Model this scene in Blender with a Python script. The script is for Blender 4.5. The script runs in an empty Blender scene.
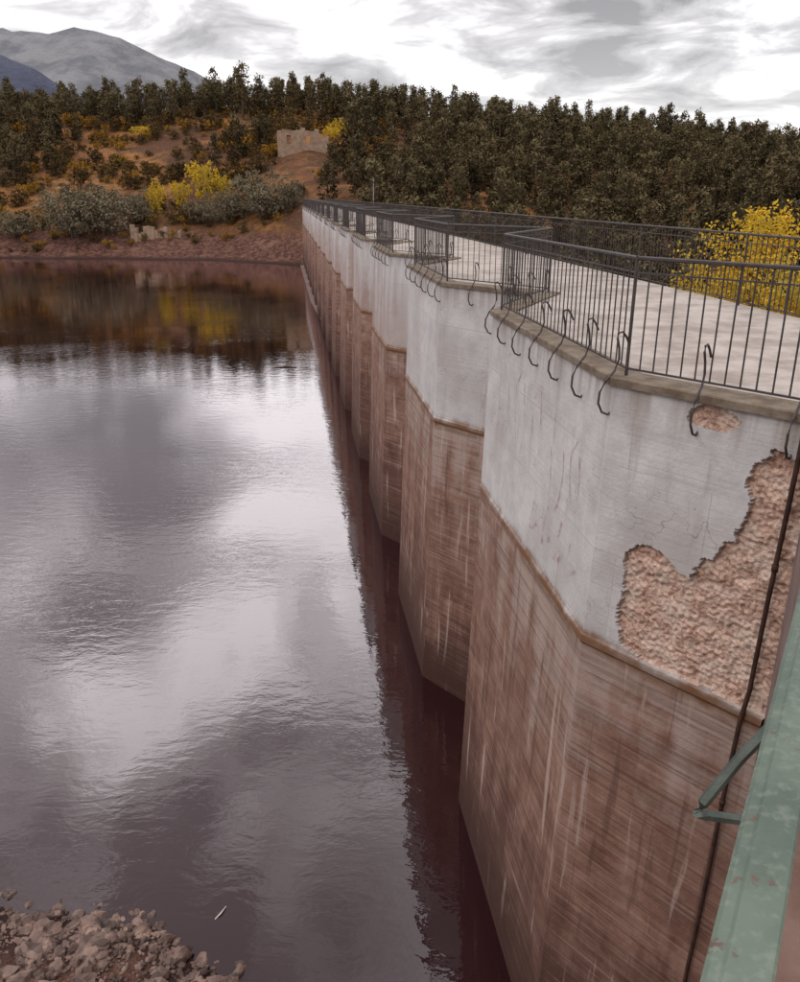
import bpy, math, random
from mathutils import Vector, noise, Matrix
R=random.Random(7)
scene=bpy.context.scene
CAMZ=10.84
# ---------------------------------------------------------------- helpers
def lerp(a,b,t): return a+(b-a)*t
def sstep(a,b,x):
    t=max(0,min(1,(x-a)/(b-a))); return t*t*(3-2*t)
def interp(x,tab):
    if x<=tab[0][0]: return tab[0][1]
    for (a,b),(c,d) in zip(tab,tab[1:]):
        if x<=c: return b+(d-b)*(x-a)/(c-a)
    return tab[-1][1]
def link(o,parent=None):
    scene.collection.objects.link(o)
    if parent: o.parent=parent
    return o
def mesh_obj(name,v,f,mat=None,parent=None,smooth=False):
    me=bpy.data.meshes.new(name); me.from_pydata(v,[],f); me.update()
    if mat: me.materials.append(mat)
    if smooth: me.polygons.foreach_set('use_smooth',[True]*len(me.polygons))
    return link(bpy.data.objects.new(name,me),parent)
def empty(name):
    return link(bpy.data.objects.new(name,None))
def tube(V,F,pts,r,n=6,cap=True):
    pts=[Vector(p) for p in pts]; base=len(V); L=len(pts)
    for i,p in enumerate(pts):
        t=(pts[min(i+1,L-1)]-pts[max(i-1,0)]).normalized()
        a=Vector((0,0,1)) if abs(t.z)<.9 else Vector((1,0,0))
        x=t.cross(a).normalized(); y=t.cross(x).normalized()
        rr=r[i] if isinstance(r,(list,tuple)) else r
        for k in range(n):
            an=2*math.pi*(k+.5)/n
            V.append(tuple(p+x*math.cos(an)*rr+y*math.sin(an)*rr))
    for i in range(L-1):
        for k in range(n):
            a=base+i*n+k; b=base+i*n+(k+1)%n
            F.append((a,b,b+n,a+n))
    if cap:
        F.append(tuple(base+k for k in range(n))[::-1]); F.append(tuple(base+(L-1)*n+k for k in range(n)))
def box(V,F,c,sx,sy,sz,ang=0,jit=0):
    b=len(V); ca,sa=math.cos(ang),math.sin(ang)
    for dz in (-.5,.5):
        for dx,dy in ((-.5,-.5),(.5,-.5),(.5,.5),(-.5,.5)):
            x=dx*sx+R.uniform(-jit,jit);y=dy*sy+R.uniform(-jit,jit)
            V.append((c[0]+x*ca-y*sa,c[1]+x*sa+y*ca,c[2]+dz*sz+R.uniform(-jit,jit)))
    for q in ((0,3,2,1),(4,5,6,7),(0,1,5,4),(1,2,6,5),(2,3,7,6),(3,0,4,7)): F.append(tuple(b+i for i in q))
class NT:
    def __init__(s,nt): s.nt=nt
    def n(s,typ,ins=None,**kw):
        nd=s.nt.nodes.new(typ)
        for k,v in kw.items(): setattr(nd,k,v)
        for k,v in (ins or {}).items():
            if isinstance(v,bpy.types.NodeSocket): s.nt.links.new(v,nd.inputs[k])
            else: nd.inputs[k].default_value=v
        return nd
    def math(s,op,a,b=0.,c=0.,clamp=False):
        return s.n('ShaderNodeMath',{0:a,1:b,2:c},operation=op,use_clamp=clamp).outputs[0]
    def mix(s,f,a,b,blend='MIX'):
        nd=s.nt.nodes.new('ShaderNodeMix'); nd.data_type='RGBA'; nd.blend_type=blend
        for i,v in ((0,f),(6,a),(7,b)):
            if isinstance(v,bpy.types.NodeSocket): s.nt.links.new(v,nd.inputs[i])
            else: nd.inputs[i].default_value=v if i==0 else (*v,1)[:4]
        return nd.outputs[2]
    def noise(s,vec,scale,detail=4,rough=.55,dist=0.):
        return s.n('ShaderNodeTexNoise',{'Vector':vec,'Scale':scale,'Detail':detail,'Roughness':rough,'Distortion':dist}).outputs[0]
    def mr(s,v,a,b,c=0.,d=1.,smooth=True):
        return s.n('ShaderNodeMapRange',{0:v,1:a,2:b,3:c,4:d},interpolation_type='SMOOTHSTEP' if smooth else 'LINEAR').outputs[0]
    def scale(s,vec,xyz):
        return s.n('ShaderNodeVectorMath',{0:vec,1:xyz},operation='MULTIPLY').outputs[0]
def newmat(name):
    m=bpy.data.materials.new(name); m.use_nodes=True; nt=m.node_tree
    bs=nt.nodes['Principled BSDF']; t=NT(nt)
    return m,t,bs
def setin(t,bs,k,v):
    if isinstance(v,bpy.types.NodeSocket): t.nt.links.new(v,bs.inputs[k])
    else: bs.inputs[k].default_value=v
def bump(t,bs,h,strength=.5,dist=.02):
    b=t.n('ShaderNodeBump',{'Height':h,'Strength':strength,'Distance':dist}); t.nt.links.new(b.outputs[0],bs.inputs['Normal'])
def simple_mat(name,c1,c2,sc=3.,rough=.85,bs_=.3,bd=.01,stretch=(1,1,1),metal=0.,cell=0.):
    m,t,bs=newmat(name)
    co=t.n('ShaderNodeTexCoord').outputs['Object']; co=t.scale(co,stretch)
    n1=t.noise(co,sc,5,.65); n2=t.noise(co,sc*7,3)
    f=t.math('ADD',t.math('MULTIPLY',t.mr(n1,.35,.65),.7),t.math('MULTIPLY',n2,.3))
    col=t.mix(f,c1,c2)
    if cell:
        v=t.n('ShaderNodeTexVoronoi',{'Vector':co,'Scale':cell}).outputs['Color']
        v=t.n('ShaderNodeSeparateColor',{0:v}).outputs[0]
        col=t.mix(t.mr(v,0,1,0,.9,False),col,tuple(k*.35 for k in c1))
    setin(t,bs,'Base Color',col); setin(t,bs,'Roughness',rough); setin(t,bs,'Metallic',metal)
    if rough>.8: setin(t,bs,'Specular IOR Level',.2)
    bump(t,bs,t.math('ADD',n2,n1),bs_,bd)
    return m
# ---------------------------------------------------------------- dam plan
U=Vector((-.1357,.9907)); N=Vector((-.9907,-.1357)); O=Vector((2.8,0))
def P(s,t): return O+U*s+N*t
TOPZ=9.21
plan=[(5.93,-1.1),(7.6,0),(12.4,0),(14.55,-1.4)]
s=16.65
while s<140:
    plan+=[(s,0),(s+4.35,0),(s+6.5,-1.4)]; s+=8.6
def toff(z): return -.3*z/TOPZ
# ---------------------------------------------------------------- materials
def wall_material():
    m,t,bs=newmat('dam_concrete')
    uv=t.n('ShaderNodeUVMap',uv_map='UVMap').outputs[0]
    sep=t.n('ShaderNodeSeparateXYZ',{0:uv}); u,z=sep.outputs[0],sep.outputs[1]
    ob=t.n('ShaderNodeTexCoord').outputs['Object']
    big=t.noise(ob,.55,3,.6); mid=t.noise(ob,2.3,5,.68); fine=t.noise(ob,22,4,.7)
    streak=t.noise(t.scale(uv,(5,.35,1)),1.,4,.6,.3)
    streak2=t.noise(t.scale(uv,(1.6,.12,1)),1.,3,.6)
    hline=t.noise(t.scale(uv,(.25,7,1)),1.,4,.6)
    hline2=t.noise(t.scale(uv,(.5,26,1)),1.,3,.6)
    wuv=t.n('ShaderNodeVectorMath',{0:uv,1:t.scale(t.n('ShaderNodeCombineXYZ',{0:mid,1:mid,2:0.}).outputs[0],(.04,.04,0))},operation='ADD').outputs[0]
    br=t.n('ShaderNodeTexBrick',{'Vector':wuv,'Color1':(0,0,0,1),'Color2':(1,1,1,1),'Mortar':(.5,.5,.5,1),'Scale':1.,'Mortar Size':.008,'Mortar Smooth':.6,'Brick Width':1.75,'Row Height':.93})
    brc=t.n('ShaderNodeSeparateColor',{0:br.outputs['Color']}).outputs[0]; brm=br.outputs['Fac']
    up=t.mix(t.mr(mid,.3,.7),(.38,.366,.368),(.51,.495,.493))
    up=t.mix(t.mr(brc,0,1,0,.4,False),up,(.35,.33,.325))
    up=t.mix(t.mr(big,.42,.7,0,.55),up,(.30,.265,.25))
    up=t.mix(t.mr(streak,.54,.8,0,.55),up,(.22,.165,.14))
    up=t.mix(t.mr(fine,.55,.75,0,.4),up,(.58,.57,.565))
    up=t.mix(t.math('MULTIPLY',brm,t.mr(mid,.35,.6,0,.4)),up,(.2,.17,.16))
    dirt=t.math('MULTIPLY',t.mr(u,11.,26.,0.,1.),t.mr(t.math('ADD',t.math('MULTIPLY',streak2,2.),t.math('SUBTRACT',mid,t.math('MULTIPLY',t.math('SUBTRACT',z,6.4),.2))),.9,1.5))
    up=t.mix(t.math('MULTIPLY',dirt,.75),up,(.23,.145,.12))
    vor=t.n('ShaderNodeTexVoronoi',{'Vector':t.n('ShaderNodeVectorMath',{0:ob,1:t.n('ShaderNodeTexNoise',{'Vector':ob,'Scale':3.}).outputs[1]},operation='ADD').outputs[0],'Scale':.8},feature='DISTANCE_TO_EDGE').outputs[0]
    cr=t.math('MULTIPLY',t.mr(vor,.0,.008,1,0),t.mr(big,.4,.6))
    up=t.mix(t.math('MULTIPLY',cr,.5),up,(.14,.10,.09))
    lo=t.mix(t.mr(mid,.3,.7),(.155,.080,.058),(.25,.148,.115))
    lo=t.mix(t.mr(brc,0,1,0,.3,False),lo,(.105,.06,.047))
    grad=t.math('ADD',t.math('MULTIPLY',t.math('SUBTRACT',z,4.3),.34),t.math('MULTIPLY',t.math('SUBTRACT',streak2,.5),2.4))
    grad=t.math('ADD',grad,t.math('MULTIPLY',t.math('SUBTRACT',hline,.5),1.6))
    grad=t.math('ADD',grad,t.math('MULTIPLY',t.math('SUBTRACT',mid,.5),1.0))
    grad=t.math('SUBTRACT',grad,t.mr(u,11.,24.,0.,.35))
    lo=t.mix(t.mr(grad,.0,.8,0,.9),lo,(.31,.24,.208))
    lo=t.mix(t.mr(grad,-.2,-1.1,0,.85),lo,(.072,.035,.027))
    lo=t.mix(t.mr(hline,.5,.62,0,.45),lo,(.10,.055,.042))
    lo=t.mix(t.mr(hline2,.54,.66,0,.5),lo,(.065,.036,.029))
    lo=t.mix(t.mr(hline2,.44,.36,0,.25),lo,(.38,.29,.25))
    lo=t.mix(t.mr(streak,.59,.67,0,.5),lo,(.42,.33,.29))
    lo=t.mix(t.mr(streak,.43,.33,0,.55),lo,(.075,.04,.032))
    lo=t.mix(t.math('MULTIPLY',brm,.45),lo,(.06,.035,.03))
    zj=t.math('ADD',z,t.math('MULTIPLY',mid,.25))
    fac=t.mr(zj,6.42,6.52)
    col=t.mix(fac,lo,up)
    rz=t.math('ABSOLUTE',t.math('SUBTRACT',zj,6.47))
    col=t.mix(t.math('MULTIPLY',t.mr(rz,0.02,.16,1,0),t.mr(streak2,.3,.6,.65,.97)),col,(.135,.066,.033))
    col=t.mix(t.math('MULTIPLY',t.mr(z,8.6,9.15),t.mr(streak,.4,.6,0,.6)),col,(.21,.17,.14))
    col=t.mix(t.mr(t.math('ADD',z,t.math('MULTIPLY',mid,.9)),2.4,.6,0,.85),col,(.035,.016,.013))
    pe=t.n('ShaderNodeAttribute',attribute_name='peel').outputs['Fac']
    wob=t.n('ShaderNodeVectorMath',{0:ob,1:t.scale(t.n('ShaderNodeTexNoise',{'Vector':ob,'Scale':9.}).outputs[1],(.16,.16,.16))},operation='ADD').outputs[0]
    v2=t.n('ShaderNodeTexVoronoi',{'Vector':wob,'Scale':15.,'Randomness':1.})
    v3=t.n('ShaderNodeTexVoronoi',{'Vector':wob,'Scale':46.,'Randomness':1.})
    vc=t.math('ADD',t.math('MULTIPLY',t.n('ShaderNodeSeparateColor',{0:v2.outputs['Color']}).outputs[0],.5),t.math('MULTIPLY',t.n('ShaderNodeSeparateColor',{0:v3.outputs['Color']}).outputs[0],.5))
    rub=t.mix(vc,(.27,.15,.105),(.58,.42,.34))
    rub=t.mix(t.mr(v2.outputs['Distance'],.5,.9,0,.45),rub,(.16,.08,.055))
    rub=t.mix(t.mr(t.noise(ob,4,4,.7),.42,.62,0,.65),rub,(.50,.40,.34))
    col=t.mix(t.mr(pe,.4,.6),col,rub)
    col=t.mix(t.math('MULTIPLY',t.mr(fine,.5,.75),.22),col,(.09,.055,.05))
    setin(t,bs,'Base Color',col); setin(t,bs,'Roughness',.95); setin(t,bs,'Specular IOR Level',.1)
    h=t.math('ADD',t.math('MULTIPLY',fine,.5),t.math('MULTIPLY',hline2,.4))
    h=t.math('SUBTRACT',h,t.math('MULTIPLY',pe,t.math('ADD',v2.outputs['Distance'],t.math('MULTIPLY',v3.outputs['Distance'],.6))))
    bump(t,bs,h,.55,.02)
    return m
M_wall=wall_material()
M_coping=simple_mat('coping_stone',(.085,.055,.038),(.19,.155,.12),4,.9,.5,.01)
M_walk=simple_mat('walkway_concrete',(.19,.155,.135),(.37,.325,.295),1.7,.95,.3,.01)
M_abut=simple_mat('abutment_concrete',(.10,.062,.055),(.20,.14,.13),2,.9,.6,.02)
M_deck=simple_mat('deck_stone',(.085,.045,.035),(.155,.098,.078),3,.9,.6,.015)
M_iron=simple_mat('wrought_iron',(.022,.016,.015),(.05,.037,.034),9,.6,.3,.003)
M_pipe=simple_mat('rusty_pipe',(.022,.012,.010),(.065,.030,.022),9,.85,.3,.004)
def green_mat():
    m,t,bs=newmat('green_paint')
    ob=t.n('ShaderNodeTexCoord').outputs['Object']
    a=t.noise(ob,14,6,.7); b=t.noise(ob,60,4,.6); c=t.noise(ob,5,5,.6)
    col=t.mix(t.mr(c,.35,.65),(.045,.066,.049),(.082,.106,.080))
    col=t.mix(t.mr(b,.48,.7,0,.35),col,(.17,.19,.155))
    chips=t.mr(a,.60,.65)
    col=t.mix(chips,col,(.08,.045,.035))
    setin(t,bs,'Base Color',col); setin(t,bs,'Roughness',t.mr(a,.3,.7,.5,.7)); 
    bump(t,bs,t.math('SUBTRACT',b,chips),.25,.002)
    return m
M_green=green_mat()
# ---------------------------------------------------------------- dam
dam=empty('concrete_dam')
cum=[0.]
for a,b in zip(plan,plan[1:]): cum.append(cum[-1]+math.dist(a,b))
levels=[(9.13,0),(6.42,0),(6.40,.025),(6.33,.03),(6.29,0),(5.4,0),(4.2,0),(3,0),(1.8,0),(.6,0),(-3.,0)]
V=[];F=[];UVs=[]
def addv(s,t,z,u,e=0.):
    p=P(s,t+toff(z)+e); V.append((p.x,p.y,z)); UVs.append((u,z)); return len(V)-1
for i,(a,b) in enumerate(zip(plan,plan[1:])):
    for j,((z0,e0),(z1,e1)) in enumerate(zip(levels,levels[1:])):
        if i==0 and j==0: continue
        F.append((addv(*a,z1,cum[i],e1),addv(*a,z0,cum[i],e0),addv(*b,z0,cum[i+1],e0),addv(*b,z1,cum[i+1],e1)))
nbase=len(V)
poly=[(.21,1.70),(.215,2.5),(.25,2.72),(.36,2.80),(1.2,2.80),(1.2,.36),(.974,.40),(.896,.36),(.81,.49),(.80,.94),(.797,1.27),(.74,1.30),(.69,1.48),(.62,1.50),(.58,1.75),(.524,1.73),(.45,1.62),(.352,1.60),(.27,1.58)]
def inpoly(x,y,pl):
    c=False;j=len(pl)-1
    for i in range(len(pl)):
        if (pl[i][1]>y)!=(pl[j][1]>y) and x<(pl[j][0]-pl[i][0])*(y-pl[i][1])/(pl[j][1]-pl[i][1])+pl[i][0]: c=not c
        j=i
    return c
A0=plan[1];A1=plan[0]
segn=math.dist(A0,A1); d0=((A1[0]-A0[0])/segn,(A1[1]-A0[1])/segn)
inw=(-d0[1],d0[0])
if inw[1]>0: inw=(-inw[0],-inw[1])
nq,nz=165,225
peel=[0.]*nbase
grid=[]
for iz in range(nz+1):
    z=9.13-(9.13-6.42)*iz/nz; row=[]
    for iq in range(nq+1):
        q=1.1*iq/nq; L=segn*iq/nq; dr=TOPZ-z
        jx=.035*noise.noise(Vector((q*7,dr*5,1)))+.02*noise.noise(Vector((q*26,dr*20,4)))+.012*noise.noise(Vector((q*70,dr*50,9)))
        jy=.05*noise.noise(Vector((q*7,dr*5,11)))+.03*noise.noise(Vector((q*26,dr*20,14)))+.015*noise.noise(Vector((q*70,dr*50,3)))
        x=q+jx;y=dr+jy
        m=inpoly(x,y,poly) and q>.19
        m=m or ((x-.575)/.125)**2+((y-.205)/.115)**2<1
        edge=iq in(0,) or iz in (0,nz)
        if m and not edge:
            e=.05+.03*noise.noise(Vector((L*6,z*6,0)))+.022*noise.noise(Vector((L*24,z*24,5)))
        else:
            e=0 if edge else .004*noise.noise(Vector((L*4,z*4,2)))
        ss=A0[0]+d0[0]*L+inw[0]*e; tt=A0[1]+d0[1]*L+inw[1]*e
        row.append(addv(ss,tt,z,cum[1]-L)); peel.append(1. if m else 0.)
    grid.append(row)
for iz in range(nz):
    for iq in range(nq):
        F.append((grid[iz][iq],grid[iz+1][iq],grid[iz+1][iq+1],grid[iz][iq+1]))
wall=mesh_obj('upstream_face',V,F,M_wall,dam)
me=wall.data
uvl=me.uv_layers.new(name='UVMap')
for l in me.loops: uvl.data[l.index].uv=UVs[l.vertex_index]
at=me.attributes.new('peel','FLOAT','POINT'); at.data.foreach_set('value',peel)
top=[P(s_,t_+toff(TOPZ)) for s_,t_ in plan]
def offs(pts,d):
    out=[]
    for i,p in enumerate(pts):
        ns=[]
        for a,b in ((i-1,i),(i,i+1)):
            if a<0 or b>=len(pts): continue
            t=(pts[b]-pts[a]).normalized(); ns.append(Vector((-t.y,t.x)))
        if len(ns)==2:
            n=(ns[0]+ns[1]).normalized(); k=1/max(.5,n.dot(ns[0]))
        else: n=ns[0];k=1
        out.append(p+n*d*k)
    return out
outer=offs(top,.045); inner=offs(top,-.32)
V=[];F=[]
for a,b in zip(outer,inner):
    V+=[(a.x,a.y,9.13),(a.x,a.y,TOPZ-.012),(a.x*.97+b.x*.03,a.y*.97+b.y*.03,TOPZ),(b.x,b.y,TOPZ),(b.x,b.y,9.15)]
for i in range(len(outer)-1):
    for k in range(4): F.append((i*5+k,i*5+5+k,i*5+6+k,i*5+1+k))
    F.append((i*5,i*5+4,i*5+9,i*5+5))
mesh_obj('coping',V,F,M_coping,dam)
BT=-4.5
V=[];F=[]
for (s_,t_),p in zip(plan,offs(top,-.2)):
    b=P(s_,BT); V+=[(p.x,p.y,9.18),(b.x,b.y,9.18),(b.x,b.y,-10)]
for i in range(len(plan)-1):
    F+=[(i*3,i*3+3,i*3+4,i*3+1),(i*3+1,i*3+4,i*3+5,i*3+2)]
mesh_obj('crest_walkway',V,F,M_walk,dam)
V=[];F=[]
for s_,w in ((72,-.3),(90,.35),(140,.5)):
    for t_,z in ((w+.05,-1),(w,.14),(-1.5,.2)):
        p=P(s_,t_);V.append((p.x,p.y,z))
F=[(0,3,4,1),(1,4,5,2),(3,6,7,4),(4,7,8,5)]
mesh_obj('footing',V,F,M_abut,dam)
# ---------------------------------------------------------------- railings
def polyline_walk(pts,step):
    out=[]
    for a,b in zip(pts,pts[1:]):
        L=(b-a).length; n=max(1,round(L/step))
        for k in range(n): out.append((a.lerp(b,k/n),(b-a).normalized(),k==0))
    return out
def railing(name,pts,side,z0,brackets=True,step=.14):
    V=[];F=[]
    H=1.09
    p3=lambda z:[(p.x,p.y,z0+z) for p in pts]
    tube(V,F,p3(H),.019,6); tube(V,F,p3(.07),.013,4); tube(V,F,p3(H-.13),.010,4)
    for p,t,c in polyline_walk(pts,step):
        if c: tube(V,F,[(p.x,p.y,z0-.01),(p.x,p.y,z0+H+.02)],.017,6)
        else:
            lx,ly=R.uniform(-.006,.006),R.uniform(-.006,.006)
            tube(V,F,[(p.x,p.y,z0+.07),(p.x+lx,p.y+ly,z0+H-.01)],.0085,4,False)
    if brackets:
        prof=[(0,.30),(.035,.37),(.075,.42),(.115,.41),(.12,.36),(.095,.27),(.085,.16),(.12,.05),(.20,-.05),(.25,-.16),(.255,-.27),(.21,-.36),(.15,-.385),(.115,-.35)]
        for p,t,c in polyline_walk(pts,.80):
            n=Vector((-t.y,t.x))*side; k=R.uniform(.92,1.06); tw=R.uniform(-.05,.05)
            tube(V,F,[(p.x+n.x*a+t.x*tw*b,p.y+n.y*a+t.y*tw*b,z0+b*k) for a,b in prof],.012,5)
    return mesh_obj(name,V,F,M_iron)
rl=offs(top,-.12)
rl[0]=rl[0]+(rl[0]-rl[1])*.3
railing('iron_railing',rl,1,TOPZ)
railing('iron_railing',[P(s_,BT+.12) for s_ in [4.6+4.*k for k in range(35)]],-1,9.18,False)
# ---------------------------------------------------------------- abutment deck under the viewer
ab=[(3.47,6.40),(-1.0,-2.1),(-1.0,-7),(14,-7),(12,6.3),(P(5.5,BT).x,P(5.5,BT).y)]
n=len(ab)
V=[(x,y,9.172) for x,y in ab]+[(x,y,-4) for x,y in ab]
F=[tuple(range(n))]+[(i,(i+1)%n,(i+1)%n+n,i+n) for i in range(n)]
o=mesh_obj('stone_abutment',V,F,M_abut); o.data.materials.append(M_deck); o.data.polygons[0].material_index=1
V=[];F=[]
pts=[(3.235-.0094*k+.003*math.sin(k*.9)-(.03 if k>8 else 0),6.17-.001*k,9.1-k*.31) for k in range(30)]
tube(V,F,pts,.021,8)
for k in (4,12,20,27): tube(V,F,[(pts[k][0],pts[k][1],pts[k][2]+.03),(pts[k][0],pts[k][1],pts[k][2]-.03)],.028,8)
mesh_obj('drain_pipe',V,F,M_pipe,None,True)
# ---------------------------------------------------------------- green handrail
hr=empty('green_handrail')
d=Vector((.506,.8625,0)).normalized(); nn=Vector((-d.y,d.x,0))
base=Vector((-.003,0,CAMZ-.70))
def hp(a,off,z): return base+d*a+nn*off+Vector((0,0,z))
def extr(name,prof,a0,a1,mat,segs=1):
    V=[];F=[];n=len(prof)
    for k in range(segs+1):
        a=lerp(a0,a1,k/segs)
        for off,z in prof: V.append(tuple(hp(a,off,z)))
    for k in range(segs):
        for i in range(n): F.append((k*n+i,k*n+(i+1)%n,(k+1)*n+(i+1)%n,(k+1)*n+i))
    F+= [tuple(range(n))[::-1],tuple(segs*n+i for i in range(n))]
    return mesh_obj(name,V,F,mat,hr)
extr('top_rail',[(-.031,-.003),(-.028,0),(.012,0),(.016,-.003),(.026,-.006),(.031,-.010),(.032,-.040),(.026,-.045),(-.026,-.045),(-.031,-.040)],-.6,6.3,M_green)
extr('lower_rail',[(-.012,-.50),(.012,-.50),(.012,-.53),(-.012,-.53)],-.6,6.3,M_green)
V=[];F=[]
for a in (-.4,1.55,3.1,4.65,6.2):
    tube(V,F,[hp(a,-.008,-.03),hp(a,-.008,-.98)],.016,4)
mesh_obj('posts',V,F,M_green,hr)
V=[];F=[]
for a in (1.045,2.75):
    tube(V,F,[hp(a+.09,.02,-.03),hp(a+.05,.055,-.08),hp(a+.01,.092,-.15),hp(a,.096,-.163),hp(a+.015,.088,-.174),hp(a+.05,.045,-.19),hp(a+.09,.0,-.195)],.0085,6)
mesh_obj('brackets',V,F,simple_mat('dark_green_paint',(.022,.030,.024),(.055,.070,.056),20,.5,.3,.002),hr)
# ---------------------------------------------------------------- terrain
RT=[(-300,29),(-100,31),(-20,32.5),(0,30.5),(35,27),(65,25),(110,18.5),(300,12)]
SH=[(-80,30),(-20,11.5),(-8,10.0),(-5.2,9.7),(-4.0,9.5),(-3.1,9.0),(-2.4,8.3),(-1.6,6.8),(.5,5.6),(4,4.6),(9,3)]
def shore(x): return interp(x,SH)+.25*noise.noise(Vector((x*1.1,0,5)))+.1*noise.noise(Vector((x*4,0,8)))
def height(x,y):
    xd=2.8-.137*y
    Rr=interp(x,RT)
    y0=interp(x,[(-60,152),(-34,149),(-20,140),(-10,134)])+3.5*noise.noise(Vector((x*.06,0,3)))+1.*noise.noise(Vector((x*.25,0,3)))
    dd=y-y0
    hl=interp(dd,[(-30,-5),(0,0),(4,1.6),(12,5.4),(65,.83*Rr),(90,Rr),(160,Rr+2)])
    hr_=interp(y,[(60,-9),(95,-5),(130,3),(200,.72*Rr),(240,Rr),(310,Rr+1)])
    w=sstep(-4,14,x-xd)
    far=lerp(hl,hr_,w)
    b=noise.noise(Vector((x*.05,y*.05,0)))*2.2+noise.noise(Vector((x*.17,y*.17,7)))*.8
    if dd>6 or w>.5: far+=b*min(1,max(0,(dd-6)/12) if w<.5 else 1)
    near=(shore(x)-y)*.3
    near+=.12*noise.noise(Vector((x*.8,y*.8,0)))
    near=max(-5,min(5.5,near))
    if y>60: near=-9
    return max(far,near)
def axis(parts):
    o=[]
    for a,b,s_ in parts:
        k=a
        while k<b-1e-6: o.append(k); k+=s_
    o.append(parts[-1][1]); return o
xs=axis([(-4000,-1000,1000),(-1000,-400,150),(-400,-180,20),(-180,-20,3),(-20,12,.5),(12,170,3),(170,400,20),(400,1000,150),(1000,4000,1000)])
ys=axis([(-600,-100,100),(-100,-10,15),(-10,16,.5),(16,120,4),(120,270,2.5),(270,500,20),(500,1000,100),(1000,5000,1000)])
V=[(x,y,height(x,y)) for y in ys for x in xs]
nx=len(xs)
F=[(j*nx+i,j*nx+i+1,(j+1)*nx+i+1,(j+1)*nx+i) for j in range(len(ys)-1) for i in range(nx-1)]
def ground_mat():
    m,t,bs=newmat('hillside_ground')
    ob=t.n('ShaderNodeTexCoord').outputs['Object']
    z=t.n('ShaderNodeSeparateXYZ',{0:ob}).outputs[2]
    a=t.noise(ob,.05,4,.6); b=t.noise(ob,.3,5,.7); c=t.noise(ob,1.5,4,.7)
    slope=t.mix(t.mr(a,.40,.58),(.075,.034,.020),(.21,.095,.034))
    slope=t.mix(t.mr(b,.46,.62,0,.85),slope,(.050,.032,.018))
    slope=t.mix(t.mr(c,.52,.7,0,.35),slope,(.28,.155,.075))
    bank=t.mix(t.mr(c,.4,.65),(.045,.021,.016),(.13,.063,.045))
    bank=t.mix(t.mr(b,.5,.68,0,.7),bank,(.165,.09,.064))
    col=t.mix(t.mr(t.math('ADD',z,t.math('MULTIPLY',b,3.)),5.,7.),bank,slope)
    col=t.mix(t.mr(z,.6,0.),col,(.03,.016,.014))
    setin(t,bs,'Base Color',col); setin(t,bs,'Roughness',.95); setin(t,bs,'Specular IOR Level',.1)
    bump(t,bs,t.math('ADD',c,b),.8,.4)
    return m
mesh_obj('ground',V,F,ground_mat(),None,True)
# ---------------------------------------------------------------- water
def water_mat():
    m=bpy.data.materials.new('lake_water'); m.use_nodes=True; nt=m.node_tree; nt.nodes.clear(); t=NT(nt)
    ob=t.n('ShaderNodeTexCoord').outputs['Object']
    w1=t.noise(t.scale(ob,(1.,2.0,1)),1.3,3,.6,.4)
    w2=t.noise(t.scale(ob,(1.,1.6,1)),6.,2,.6)
    gust=t.mr(t.noise(ob,.12,2),.35,.7,.25,1.)
    h=t.math('MULTIPLY',t.math('ADD',w1,t.math('MULTIPLY',w2,.2)),gust)
    bp=t.n('ShaderNodeBump',{'Height':h,'Strength':.5,'Distance':.022}).outputs[0]
    lw=t.n('ShaderNodeLayerWeight',{'Blend':.5,'Normal':bp}).outputs['Facing']
    fac=t.math('ADD',.035,t.math('MULTIPLY',t.math('POWER',lw,2.5),.96),clamp=True)
    g=t.n('ShaderNodeBsdfGlossy',{'Color':(.98,.93,.95,1),'Roughness':.02,'Normal':bp}).outputs[0]
    d=t.n('ShaderNodeBsdfDiffuse',{'Color':(.017,.0042,.0055,1)}).outputs[0]
    mx=t.n('ShaderNodeMixShader',{0:fac,1:d,2:g}).outputs[0]
    t.n('ShaderNodeOutputMaterial',{0:mx})
    return m
a=P(-8,-2.2);b=P(165,-2.2)
mesh_obj('water',[(a.x,a.y,0),(b.x,b.y,0),(-4000,400,0),(-4000,-300,0),(-2,-8,0)],[(0,1,2,3,4)],water_mat())
# ---------------------------------------------------------------- gravel bank
V=[];F=[]
def rock(c,r):
    b=len(V); sd=R.uniform(0,99); sq=(R.uniform(.8,1.4),R.uniform(.7,1.1),R.uniform(.4,.75)); an=R.uniform(0,6.3)
    rings=4;seg=7
    def pt(th,ph):
        v=Vector((math.sin(th)*math.cos(ph),math.sin(th)*math.sin(ph),math.cos(th)))
        k=r*(1+.6*noise.noise(v*1.4+Vector((sd,0,0))))
        x,y,z=v.x*k*sq[0],v.y*k*sq[1],v.z*k*sq[2]
        return (c[0]+x*math.cos(an)-y*math.sin(an),c[1]+x*math.sin(an)+y*math.cos(an),c[2]+z)
    V.append(pt(0,0))
    for i in range(1,rings):
        for k in range(seg): V.append(pt(math.pi*i/rings,2*math.pi*(k+.5*(i%2))/seg))
    V.append(pt(math.pi,0))
    for k in range(seg): F.append((b,b+1+k,b+1+(k+1)%seg))
    for i in range(rings-2):
        for k in range(seg):
            a=b+1+i*seg; F.append((a+k,a+seg+k,a+seg+(k+1)%seg,a+(k+1)%seg))
    e=b+1+(rings-2)*seg
    for k in range(seg): F.append((e+k,b+1+(rings-1)*seg,e+(k+1)%seg))
for i in range(4600):
    x=R.uniform(-9,.5); y=shore(x)+.05-abs(R.gauss(0,1.3))
    r=R.choice((.015,.02,.02,.025,.03,.03,.035,.04,.05,.06))*R.uniform(.7,1.2)
    if R.random()<.09: r=R.uniform(.07,.17)
    rock((x,y,height(x,y)+r*.15),r)
for i in range(40):
    x=R.uniform(-9,-1.8); y=shore(x)+abs(R.gauss(0,.14))
    rock((x,y,-.02),R.uniform(.04,.12))
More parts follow.
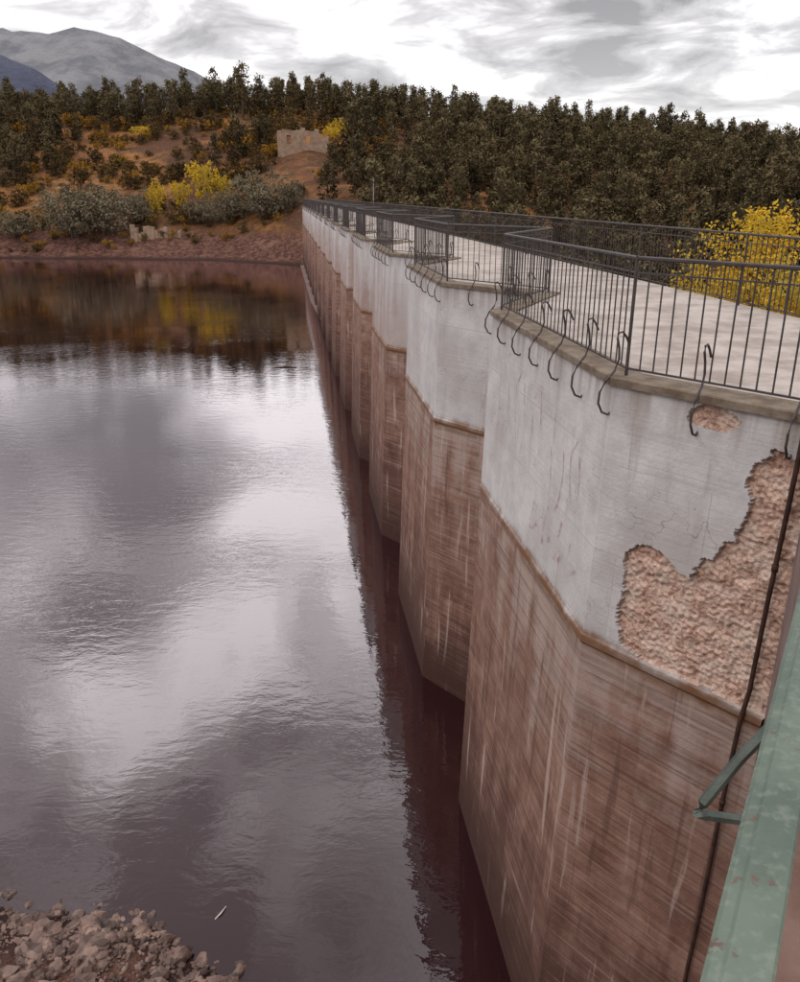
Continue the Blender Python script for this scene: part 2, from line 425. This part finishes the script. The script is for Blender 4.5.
M_rock=simple_mat('shore_rock',(.085,.043,.033),(.25,.165,.13),3.,.8,.5,.02,cell=6.)
mesh_obj('shore_rocks',V,F,M_rock)
# ---------------------------------------------------------------- foliage
def foliage_mat(name,c1,c2,c3,nsc=.6,tl=0.,zr=None):
    m=bpy.data.materials.new(name); m.use_nodes=True; nt=m.node_tree; nt.nodes.clear(); t=NT(nt)
    ob=t.n('ShaderNodeTexCoord').outputs['Object']
    rnd=t.n('ShaderNodeObjectInfo').outputs['Random']
    col=t.mix(rnd,c1,c2)
    nz=t.noise(ob,nsc,2,.6)
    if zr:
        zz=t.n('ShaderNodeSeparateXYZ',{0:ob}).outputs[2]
        nz=t.math('ADD',nz,t.mr(zz,zr[0],zr[1],-.16,.14,False))  # painted light: leaf colour lightens towards the crown top, darkens below
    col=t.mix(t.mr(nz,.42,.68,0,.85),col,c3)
    sh=t.n('ShaderNodeBsdfDiffuse',{'Color':col}).outputs[0]
    if tl:
        tr=t.n('ShaderNodeBsdfTranslucent',{'Color':col}).outputs[0]
        sh=t.n('ShaderNodeMixShader',{0:tl,1:sh,2:tr}).outputs[0]
    t.n('ShaderNodeOutputMaterial',{0:sh})
    return m
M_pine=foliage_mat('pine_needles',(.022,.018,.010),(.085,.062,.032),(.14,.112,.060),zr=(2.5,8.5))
M_olive=foliage_mat('scrub_leaves',(.05,.032,.018),(.10,.066,.028),(.15,.092,.035))
M_willow=foliage_mat('willow_leaves',(.10,.080,.052),(.14,.115,.073),(.20,.17,.115))
M_yellow=foliage_mat('yellow_leaves',(.48,.31,.03),(.58,.37,.035),(.34,.27,.05),tl=.3)
M_oran=foliage_mat('autumn_leaves',(.20,.10,.020),(.30,.165,.028),(.15,.085,.028))
M_bark=simple_mat('bark',(.05,.033,.026),(.12,.085,.065),5,.95)
def leaf(V,F,c,s,r):
    a=Vector((r.gauss(0,1),r.gauss(0,1),r.gauss(0,1))).normalized()
    b=a.orthogonal().normalized(); b=(Matrix.Rotation(r.uniform(0,6.3),3,a)@b); e=a.cross(b)
    i=len(V); s1=s*r.uniform(.6,1.2); s2=s*r.uniform(.35,.7)
    V.extend([tuple(c-b*s1),tuple(c+e*s2),tuple(c+b*s1),tuple(c-e*s2)]); F.append((i,i+1,i+2,i+3))
def clump(V,F,c,rad,n,s,r,flat=.7):
    for _ in range(n):
        v=Vector((r.gauss(0,1),r.gauss(0,1),r.gauss(0,1)*flat)); v=v.normalized()*rad*r.random()**.45
        leaf(V,F,c+v,s,r)
def tree_mesh(name,mat,build):
    V=[];F=[]; nb=build(V,F)
    me=bpy.data.meshes.new(name); me.from_pydata(V,[],F); me.materials.append(mat); me.materials.append(M_bark)
    mi=[1 if i<nb else 0 for i in range(len(F))]; me.polygons.foreach_set('material_index',mi); me.update()
    return me
def pine(seed,H=9.,Rr=2.4,nc=60,top=.75):
    r=random.Random(seed)
    def b(V,F):
        tube(V,F,[(0,0,-1),(r.uniform(-.1,.1),0,H*.4),(r.uniform(-.2,.2),0,H*.9)],[.22,.15,.04],6)
        cl=[]
        for k in range(nc):
            f=(k+.5)/nc; z=H*(.12+.80*f)
            rr=Rr*min(1,.55+2*f)*(1-f**1.8)**top*(.75+.6*noise.noise(Vector((seed*3.1,f*5,0))))+.1
            an=r.uniform(0,6.283); d=rr*r.uniform(.4,1.05)
            c=Vector((d*math.cos(an),d*math.sin(an),z+r.uniform(-.4,.4))); cl.append(c)
            if k%6==0: tube(V,F,[(0,0,z-.3),tuple(c)],[.05,.015],4,False)
        nb=len(F)
        for c in cl: clump(V,F,c,r.uniform(.55,1.),15,.27,r,.65)
        return nb
    return tree_mesh('pine_%d'%seed,M_pine,b)
def bush(seed,mat,H,W,nc,ls,rad,nl=22,name='bush'):
    r=random.Random(seed)
    def b(V,F):
        cl=[]
        for k in range(nc):
            v=Vector((r.gauss(0,1),r.gauss(0,1),r.gauss(0,1))).normalized()*r.random()**.4
            k2=1+.5*noise.noise(v*1.8+Vector((seed,0,0)))
            c=Vector((v.x*W/2*k2,v.y*W/2*k2,H*.5+v.z*H*.5*k2)); cl.append(c)
        tube(V,F,[(0,0,-.8),(0,0,H*.25),(.05*H,0,H*.55)],[.03*H,.025*H,.01*H],6)
        for c in cl[::6]: tube(V,F,[(0,0,H*.15),tuple(c*.5+Vector((0,0,.1*H))),tuple(c)],[.014*H,.008*H,.003*H],4,False)
        nb=len(F)
        for c in cl: clump(V,F,c,rad*r.uniform(.6,1.2),nl,ls,r,.8)
        return nb
    return tree_mesh(name,mat,b)
pines=[pine(i+1,H=R.uniform(6.2,9.4),Rr=R.uniform(2.1,2.9),top=R.choice((.45,.6,.8,1.1))) for i in range(9)]
def inst(me,name,parent,x,y,sc=1.,sz=None,dz=0.):
    o=bpy.data.objects.new(name,me); o.location=(x,y,height(x,y)+dz); o.rotation_euler=(R.uniform(-.06,.06),R.uniform(-.06,.06),R.uniform(0,6.28))
    o.scale=(sc,sc,sz or sc*R.uniform(.85,1.15)); link(o,parent); return o
def pxx(px,D): return (px-400)/800*(.94*D+2)
forest=empty('pine_forest')
k=0
y=88.
while y<258:
    x=-165.
    while x<175:
        xx=x+R.uniform(-2.2,2.2); yy=y+R.uniform(-2.2,2.2); x+=4.5
        if abs(xx)>yy*.56+10: continue
        xd=2.8-.137*yy
        if xx-xd>4:
            if xx-xd<9 and yy<150: continue
            keep=R.random()<.93
            if yy<215 and xx<4 and yy>145: keep=R.random()<.4
            if yy>250: keep=keep and R.random()<.6
        else:
            g=noise.noise(Vector((xx*.03,yy*.03,5)))
            keep=(yy>220+8*g and R.random()<.95) or (yy>185 and g>.12 and R.random()<.3) or (yy>175 and xx<-80 and R.random()<.5)
            if yy>250: keep=keep and R.random()<.6
        if keep and xx>pxx(270,yy) and xx<pxx(345,yy) and 165<yy<212: keep=False
        if keep and height(xx,yy)>-8.5:
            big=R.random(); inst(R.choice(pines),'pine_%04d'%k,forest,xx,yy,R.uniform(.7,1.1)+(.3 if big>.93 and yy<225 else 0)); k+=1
    y+=4.6
olv=[bush(20+i,M_olive,3.,4.2,30,.22,.55,name='scrub') for i in range(3)]
orn=[bush(30+i,M_oran,2.8,4.,30,.2,.5,name='autumn_scrub') for i in range(2)]
wil=[bush(40+i,M_willow,9.,13.,230,.26,.95,18,name='willow') for i in range(2)]
yel=[bush(50+i,M_yellow,6.,7.,90,.26,.75,14,name='yellow') for i in range(2)]
for px,D,sc,sz in ((72,159,1.0,1.05),(104,160,1.1,1.0),(14,160,.6,.55),(262,158,.95,1.),(228,161,.6,.75),(-30,160,.8,.8),(140,164,.5,.7),(292,158,.45,.6),(205,162,.5,.5)):
    inst(R.choice(wil),'willow_bush',None,pxx(px,D),D,sc,sz)
for px,D,sc,sz in ((205,170,.95,1.35),(183,169,.6,.9),(160,166,.5,1.1),(224,171,.6,.9),(342,200,.9,.7),(356,203,.7,.6),(152,212,.8,.45),(335,196,.6,.5)):
    inst(R.choice(yel),'yellow_tree',None,pxx(px,D),D,sc,sz)
for px,D,sc in ((354,168,1.5),(262,197,.9),(250,199,.8),(60,190,1.1),(30,186,1.1),(12,182,1.)):
    inst(R.choice(pines),'pine_tree',None,pxx(px,D),D,sc)
scrub=empty('scrub_vegetation')
for i in range(1000):
    yy=R.uniform(161,234); xx=R.uniform(-125,-2)
    if abs(xx)>yy*.56+8: continue
    if xx>pxx(278,yy) and xx<pxx(336,yy) and 170<yy<200: continue
    g=noise.noise(Vector((xx*.05,yy*.05,9)))
    if g<-.08 and R.random()<.75: continue
    inst(R.choice(olv) if R.random()<.72 else R.choice(orn),'scrub_%03d'%i,scrub,xx,yy,R.uniform(.3,1.2))
for i in range(90):
    xx=R.uniform(-110,-20); inst(R.choice(olv+orn),'shore_scrub_%02d'%i,scrub,xx,R.uniform(154,161),R.uniform(.2,.55))
def ytree(seed=5,n=34):
    r=random.Random(seed); V=[];F=[]
    tube(V,F,[(0,0,0),(.2,0,5),(.1,.2,10),(.4,0,14),(.3,0,17.4)],[.3,.24,.17,.1,.03],8)
    cl=[]
    for kx in range(n):
        an=r.uniform(0,6.28); z=r.uniform(8,15.6); L=r.uniform(1.3,3.1)
        e=Vector((math.cos(an)*L,math.sin(an)*L,min(z+r.uniform(1.0,2.4),18.-L*.7)))
        tube(V,F,[(.2,0,z-.6),tuple(Vector((.2,0,z)).lerp(e,.5)+Vector((0,0,.2))),tuple(e)],[.06,.035,.01],5,False)
        for q in range(10):
            cl.append(Vector((.2,0,z)).lerp(e,r.uniform(.4,1.08))+Vector((r.gauss(0,.35),r.gauss(0,.35),r.gauss(0,.35))))
    nb=len(F)
    for c in cl: clump(V,F,c,r.uniform(.3,.65),75,.066,r,.9)
    me=bpy.data.meshes.new('yellow_poplar'); me.from_pydata(V,[],F); me.materials.append(M_yellow); me.materials.append(M_bark)
    me.polygons.foreach_set('material_index',[1 if i<nb else 0 for i in range(len(F))]); me.update()
    return me
yt=ytree()
o=link(bpy.data.objects.new('yellow_poplar',yt)); o.location=(10.9,21.5,-6.8); o.scale=(1.1,1.1,1)
o=link(bpy.data.objects.new('yellow_poplar',yt)); o.location=(8.4,21.5,-8.3); o.scale=(.6,.6,1); o.rotation_euler=(0,0,2)
# ---------------------------------------------------------------- ruins, pole, sticks
M_ruin=simple_mat('ruin_stone',(.17,.11,.075),(.30,.21,.15),1.2,.9,.6,.05)
V=[];F=[]
x0=pxx(284,188);y0=188; z0=height(x0+5,y0)
for kx in range(11):
    hh=4.0+R.uniform(-.5,.5)-(1.4 if kx>8 else 0)
    if kx in (2,6):
        box(V,F,(x0+kx,y0,z0-.2),1.0,.6,3.); box(V,F,(x0+kx,y0,z0+hh-.5),1.0,.6,1.)
    else: box(V,F,(x0+kx,y0,z0+hh/2-.7),1.0,.6,hh+1.4,0,.03)
for kx in range(5): box(V,F,(x0-.3,y0+1+kx,z0+1.4+.2*kx),.6,1.,3.6)
mesh_obj('ruined_stone_wall',V,F,M_ruin)
V=[];F=[]
x0=pxx(134,158);z1=height(x0+4,157.5)
for kx in range(15):
    x=x0+kx*.62; hh=[2.2,1.9,.9,1.0,2.0,2.2,2.1,1.1,.8,1.8,1.9,1.7,.9,.7,1.2][kx]+R.uniform(-.2,.2)
    box(V,F,(x,157.5+R.uniform(-.15,.15),z1+hh/2-.8),.66,.9,hh+1.4,R.uniform(-.05,.05),.08)
mesh_obj('stone_ruin',V,F,M_ruin)
V=[];F=[]
x,y=pxx(374,134),134
tube(V,F,[(x,y,4),(x,y,13.2)],[.11,.07],8); box(V,F,(x,y,13.0),.5,.1,.08); tube(V,F,[(x,y,13.1),(x,y,13.4)],.05,6)
mesh_obj('utility_pole',V,F,simple_mat('galvanised',(.25,.24,.24),(.36,.35,.35),5,.5))
V=[];F=[]
tube(V,F,[(-2.95,9.6,.0),(-2.87,9.7,.03),(-2.82,9.83,.02)],[.010,.013,.007],6)
mesh_obj('driftwood_stick',V,F,simple_mat('bleached_wood',(.35,.31,.28),(.55,.5,.45),8,.8))
V=[];F=[]
tube(V,F,[(-8.5,53,.0),(-7.6,53.3,.05),(-6.9,53.1,.02)],[.04,.05,.03],6)
mesh_obj('driftwood_log',V,F,M_bark)
gm=bpy.data.materials.new('faded_red_paint'); gm.use_nodes=True; t=NT(gm.node_tree); gm.node_tree.nodes.clear()
ob=t.n('ShaderNodeTexCoord').outputs['Object']
fa=t.mr(t.noise(ob,4,5,.75),.45,.66,0.,.42)
t.n('ShaderNodeOutputMaterial',{0:t.n('ShaderNodeMixShader',{0:fa,1:t.n('ShaderNodeBsdfTransparent').outputs[0],2:t.n('ShaderNodeBsdfDiffuse',{'Color':(.36,.14,.13,1)}).outputs[0]}).outputs[0]})
V=[];F=[]
def stroke(pts,w=.04):
    n_=len(pts)
    for (s0,z0),(s1,z1) in zip(pts,pts[1:]):
        dx,dz=s1-s0,z1-z0; L=math.hypot(dx,dz); px_,pz_=-dz/L*w/2,dx/L*w/2; b=len(V)
        for ss,zz in ((s0+px_,z0+pz_),(s0-px_,z0-pz_),(s1-px_,z1-pz_),(s1+px_,z1+pz_)):
            p=P(ss,toff(zz)+.006); V.append((p.x,p.y,zz))
        F.append((b,b+1,b+2,b+3))
# illegible, weathered paint loops
for s0,zb,hh,ww in ((11.5,7.6,1.1,.34),(10.8,7.5,1.2,.42),(10.0,7.65,.95,.36),(9.2,7.4,1.2,.46),(8.5,7.55,.8,.3)):
    pl=[]
    ph=R.uniform(0,6)
    for i in range(26):
        a=i/25*2*math.pi*R.choice((1,1))*1.0+ph
        pl.append((s0-ww/2+ww/2*math.cos(a)*(1+.3*math.sin(2*a)),zb+hh/2+hh/2*math.sin(a)*(1+.2*math.cos(3*a))))
    stroke(pl,.035)
for s0 in (9.7,9.2,8.7,8.3):
    stroke([(s0,6.75),(s0-.04,7.05),(s0-.12,7.3)],.07); stroke([(s0-.1,6.8),(s0-.28,6.95)],.06)
mesh_obj('faded_graffiti',V,F,gm)
# ---------------------------------------------------------------- mountains
def ridge(name,D,prof,c1,c2,depth,seed):
    V=[];F=[];xs_=[prof[0][0]+(prof[-1][0]-prof[0][0])*i/200 for i in range(201)]; rows=20
    for r_ in range(rows+1):
        f=r_/rows
        for x in xs_:
            h=interp(x,prof); z=h*(1-abs(f-.5)*2)**.9
            z+=(noise.fractal(Vector((x/160.,f*5,seed)),1,2,5)*.045)*h*(1 if f not in(0,1) else 0)
            V.append((x,D+(f-.5)*depth,z))
    n_=len(xs_)
    for r_ in range(rows):
        for i in range(n_-1): F.append((r_*n_+i,r_*n_+i+1,(r_+1)*n_+i+1,(r_+1)*n_+i))
    mesh_obj(name,V,F,simple_mat(name+'_rock',c1,c2,.012,1.,.5,12),None,True)
ridge('mountain',2600,[(-4500,150),(-2200,420),(-1500,470),(-1143,455),(-1000,448),(-800,440),(-700,400),(-600,355),(-500,290),(-380,230),(0,120),(600,60)],(.085,.087,.10),(.18,.178,.185),1600,1)  # distance haze painted into the mountain's pale bluish rock colours
ridge('foothill',1500,[(-2500,200),(-1100,255),(-800,250),(-665,232),(-600,205),(-540,165),(-400,110),(0,50)],(.040,.045,.07),(.062,.067,.098),700,4)
# ---------------------------------------------------------------- sky
w=bpy.data.worlds.new('World'); scene.world=w; w.use_nodes=True; nt=w.node_tree; nt.nodes.clear(); t=NT(nt)
sunv=Vector((-.62,-.42,.66)).normalized()
sky=t.n('ShaderNodeTexSky',sky_type='NISHITA',sun_disc=False,sun_elevation=math.asin(sunv.z),sun_rotation=math.atan2(sunv.x,sunv.y))
gen=t.n('ShaderNodeTexCoord').outputs['Generated']
sp=t.n('ShaderNodeSeparateXYZ',{0:gen}); z=t.math('MAXIMUM',sp.outputs[2],0.)
zz=t.math('ADD',z,.16)
cv=t.n('ShaderNodeCombineXYZ',{0:t.math('DIVIDE',sp.outputs[0],zz),1:t.math('DIVIDE',sp.outputs[1],zz),2:0.}).outputs[0]
n1=t.noise(cv,2.3,6,.58,.5); n2=t.noise(cv,.8,2,.5)
c=t.math('ADD',t.math('MULTIPLY',n1,.7),t.math('MULTIPLY',n2,.3))
def blob(x,y,zv,size):
    v=Vector((x,y,zv)).normalized()
    dt=t.n('ShaderNodeVectorMath',{0:gen,1:tuple(v)},operation='DOT_PRODUCT').outputs['Value']
    return t.mr(dt,math.cos(math.radians(size)),1.,0,1)
bl=t.math('ADD',t.math('ADD',blob(-.16,.886,.487,9),blob(-.325,.839,.615,8)),blob(-.13,.96,.27,11))
c=t.math('ADD',c,t.math('MULTIPLY',bl,.09))
dark=t.math('ADD',t.math('ADD',blob(-.33,.9,.36,12),blob(-.2,.72,.85,16)),blob(-.42,.85,.48,8))
c=t.math('SUBTRACT',c,t.math('MULTIPLY',dark,.06))
cr=t.n('ShaderNodeValToRGB',{0:c}); e=cr.color_ramp
e.elements[0].position=.40; e.elements[0].color=(.36,.345,.355,1)
e.elements[1].position=.60; e.elements[1].color=(1.7,1.67,1.68,1)
el=e.elements.new(.5); el.color=(.80,.775,.785,1)
hor=t.mix(t.mr(z,0,.24,.6,0),cr.outputs[0],(.98,.96,.965))
boost=t.mr(z,.15,.9,1.,2.5)
bg1=t.n('ShaderNodeBackground',{0:sky.outputs[0],1:.1}).outputs[0]
bg2=t.n('ShaderNodeBackground',{0:hor,1:boost}).outputs[0]
t.n('ShaderNodeOutputWorld',{0:t.n('ShaderNodeMixShader',{0:.93,1:bg1,2:bg2}).outputs[0]})
sl=bpy.data.lights.new('sun','SUN'); sl.energy=.7; sl.angle=math.radians(14); sl.color=(1,.92,.84)
so=link(bpy.data.objects.new('sun',sl)); so.rotation_euler=(-sunv).to_track_quat('-Z','Y').to_euler()
# ---------------------------------------------------------------- camera
cam=bpy.data.cameras.new('camera'); cam.sensor_fit='HORIZONTAL'; cam.sensor_width=36; cam.lens=36; cam.clip_start=.05; cam.clip_end=20000
co=link(bpy.data.objects.new('camera',cam)); co.location=(0,0,CAMZ); co.rotation_euler=(math.radians(90-20.3),0,0)
scene.camera=co
scene.view_settings.view_transform='Standard'; scene.view_settings.look='None'; scene.view_settings.exposure=0
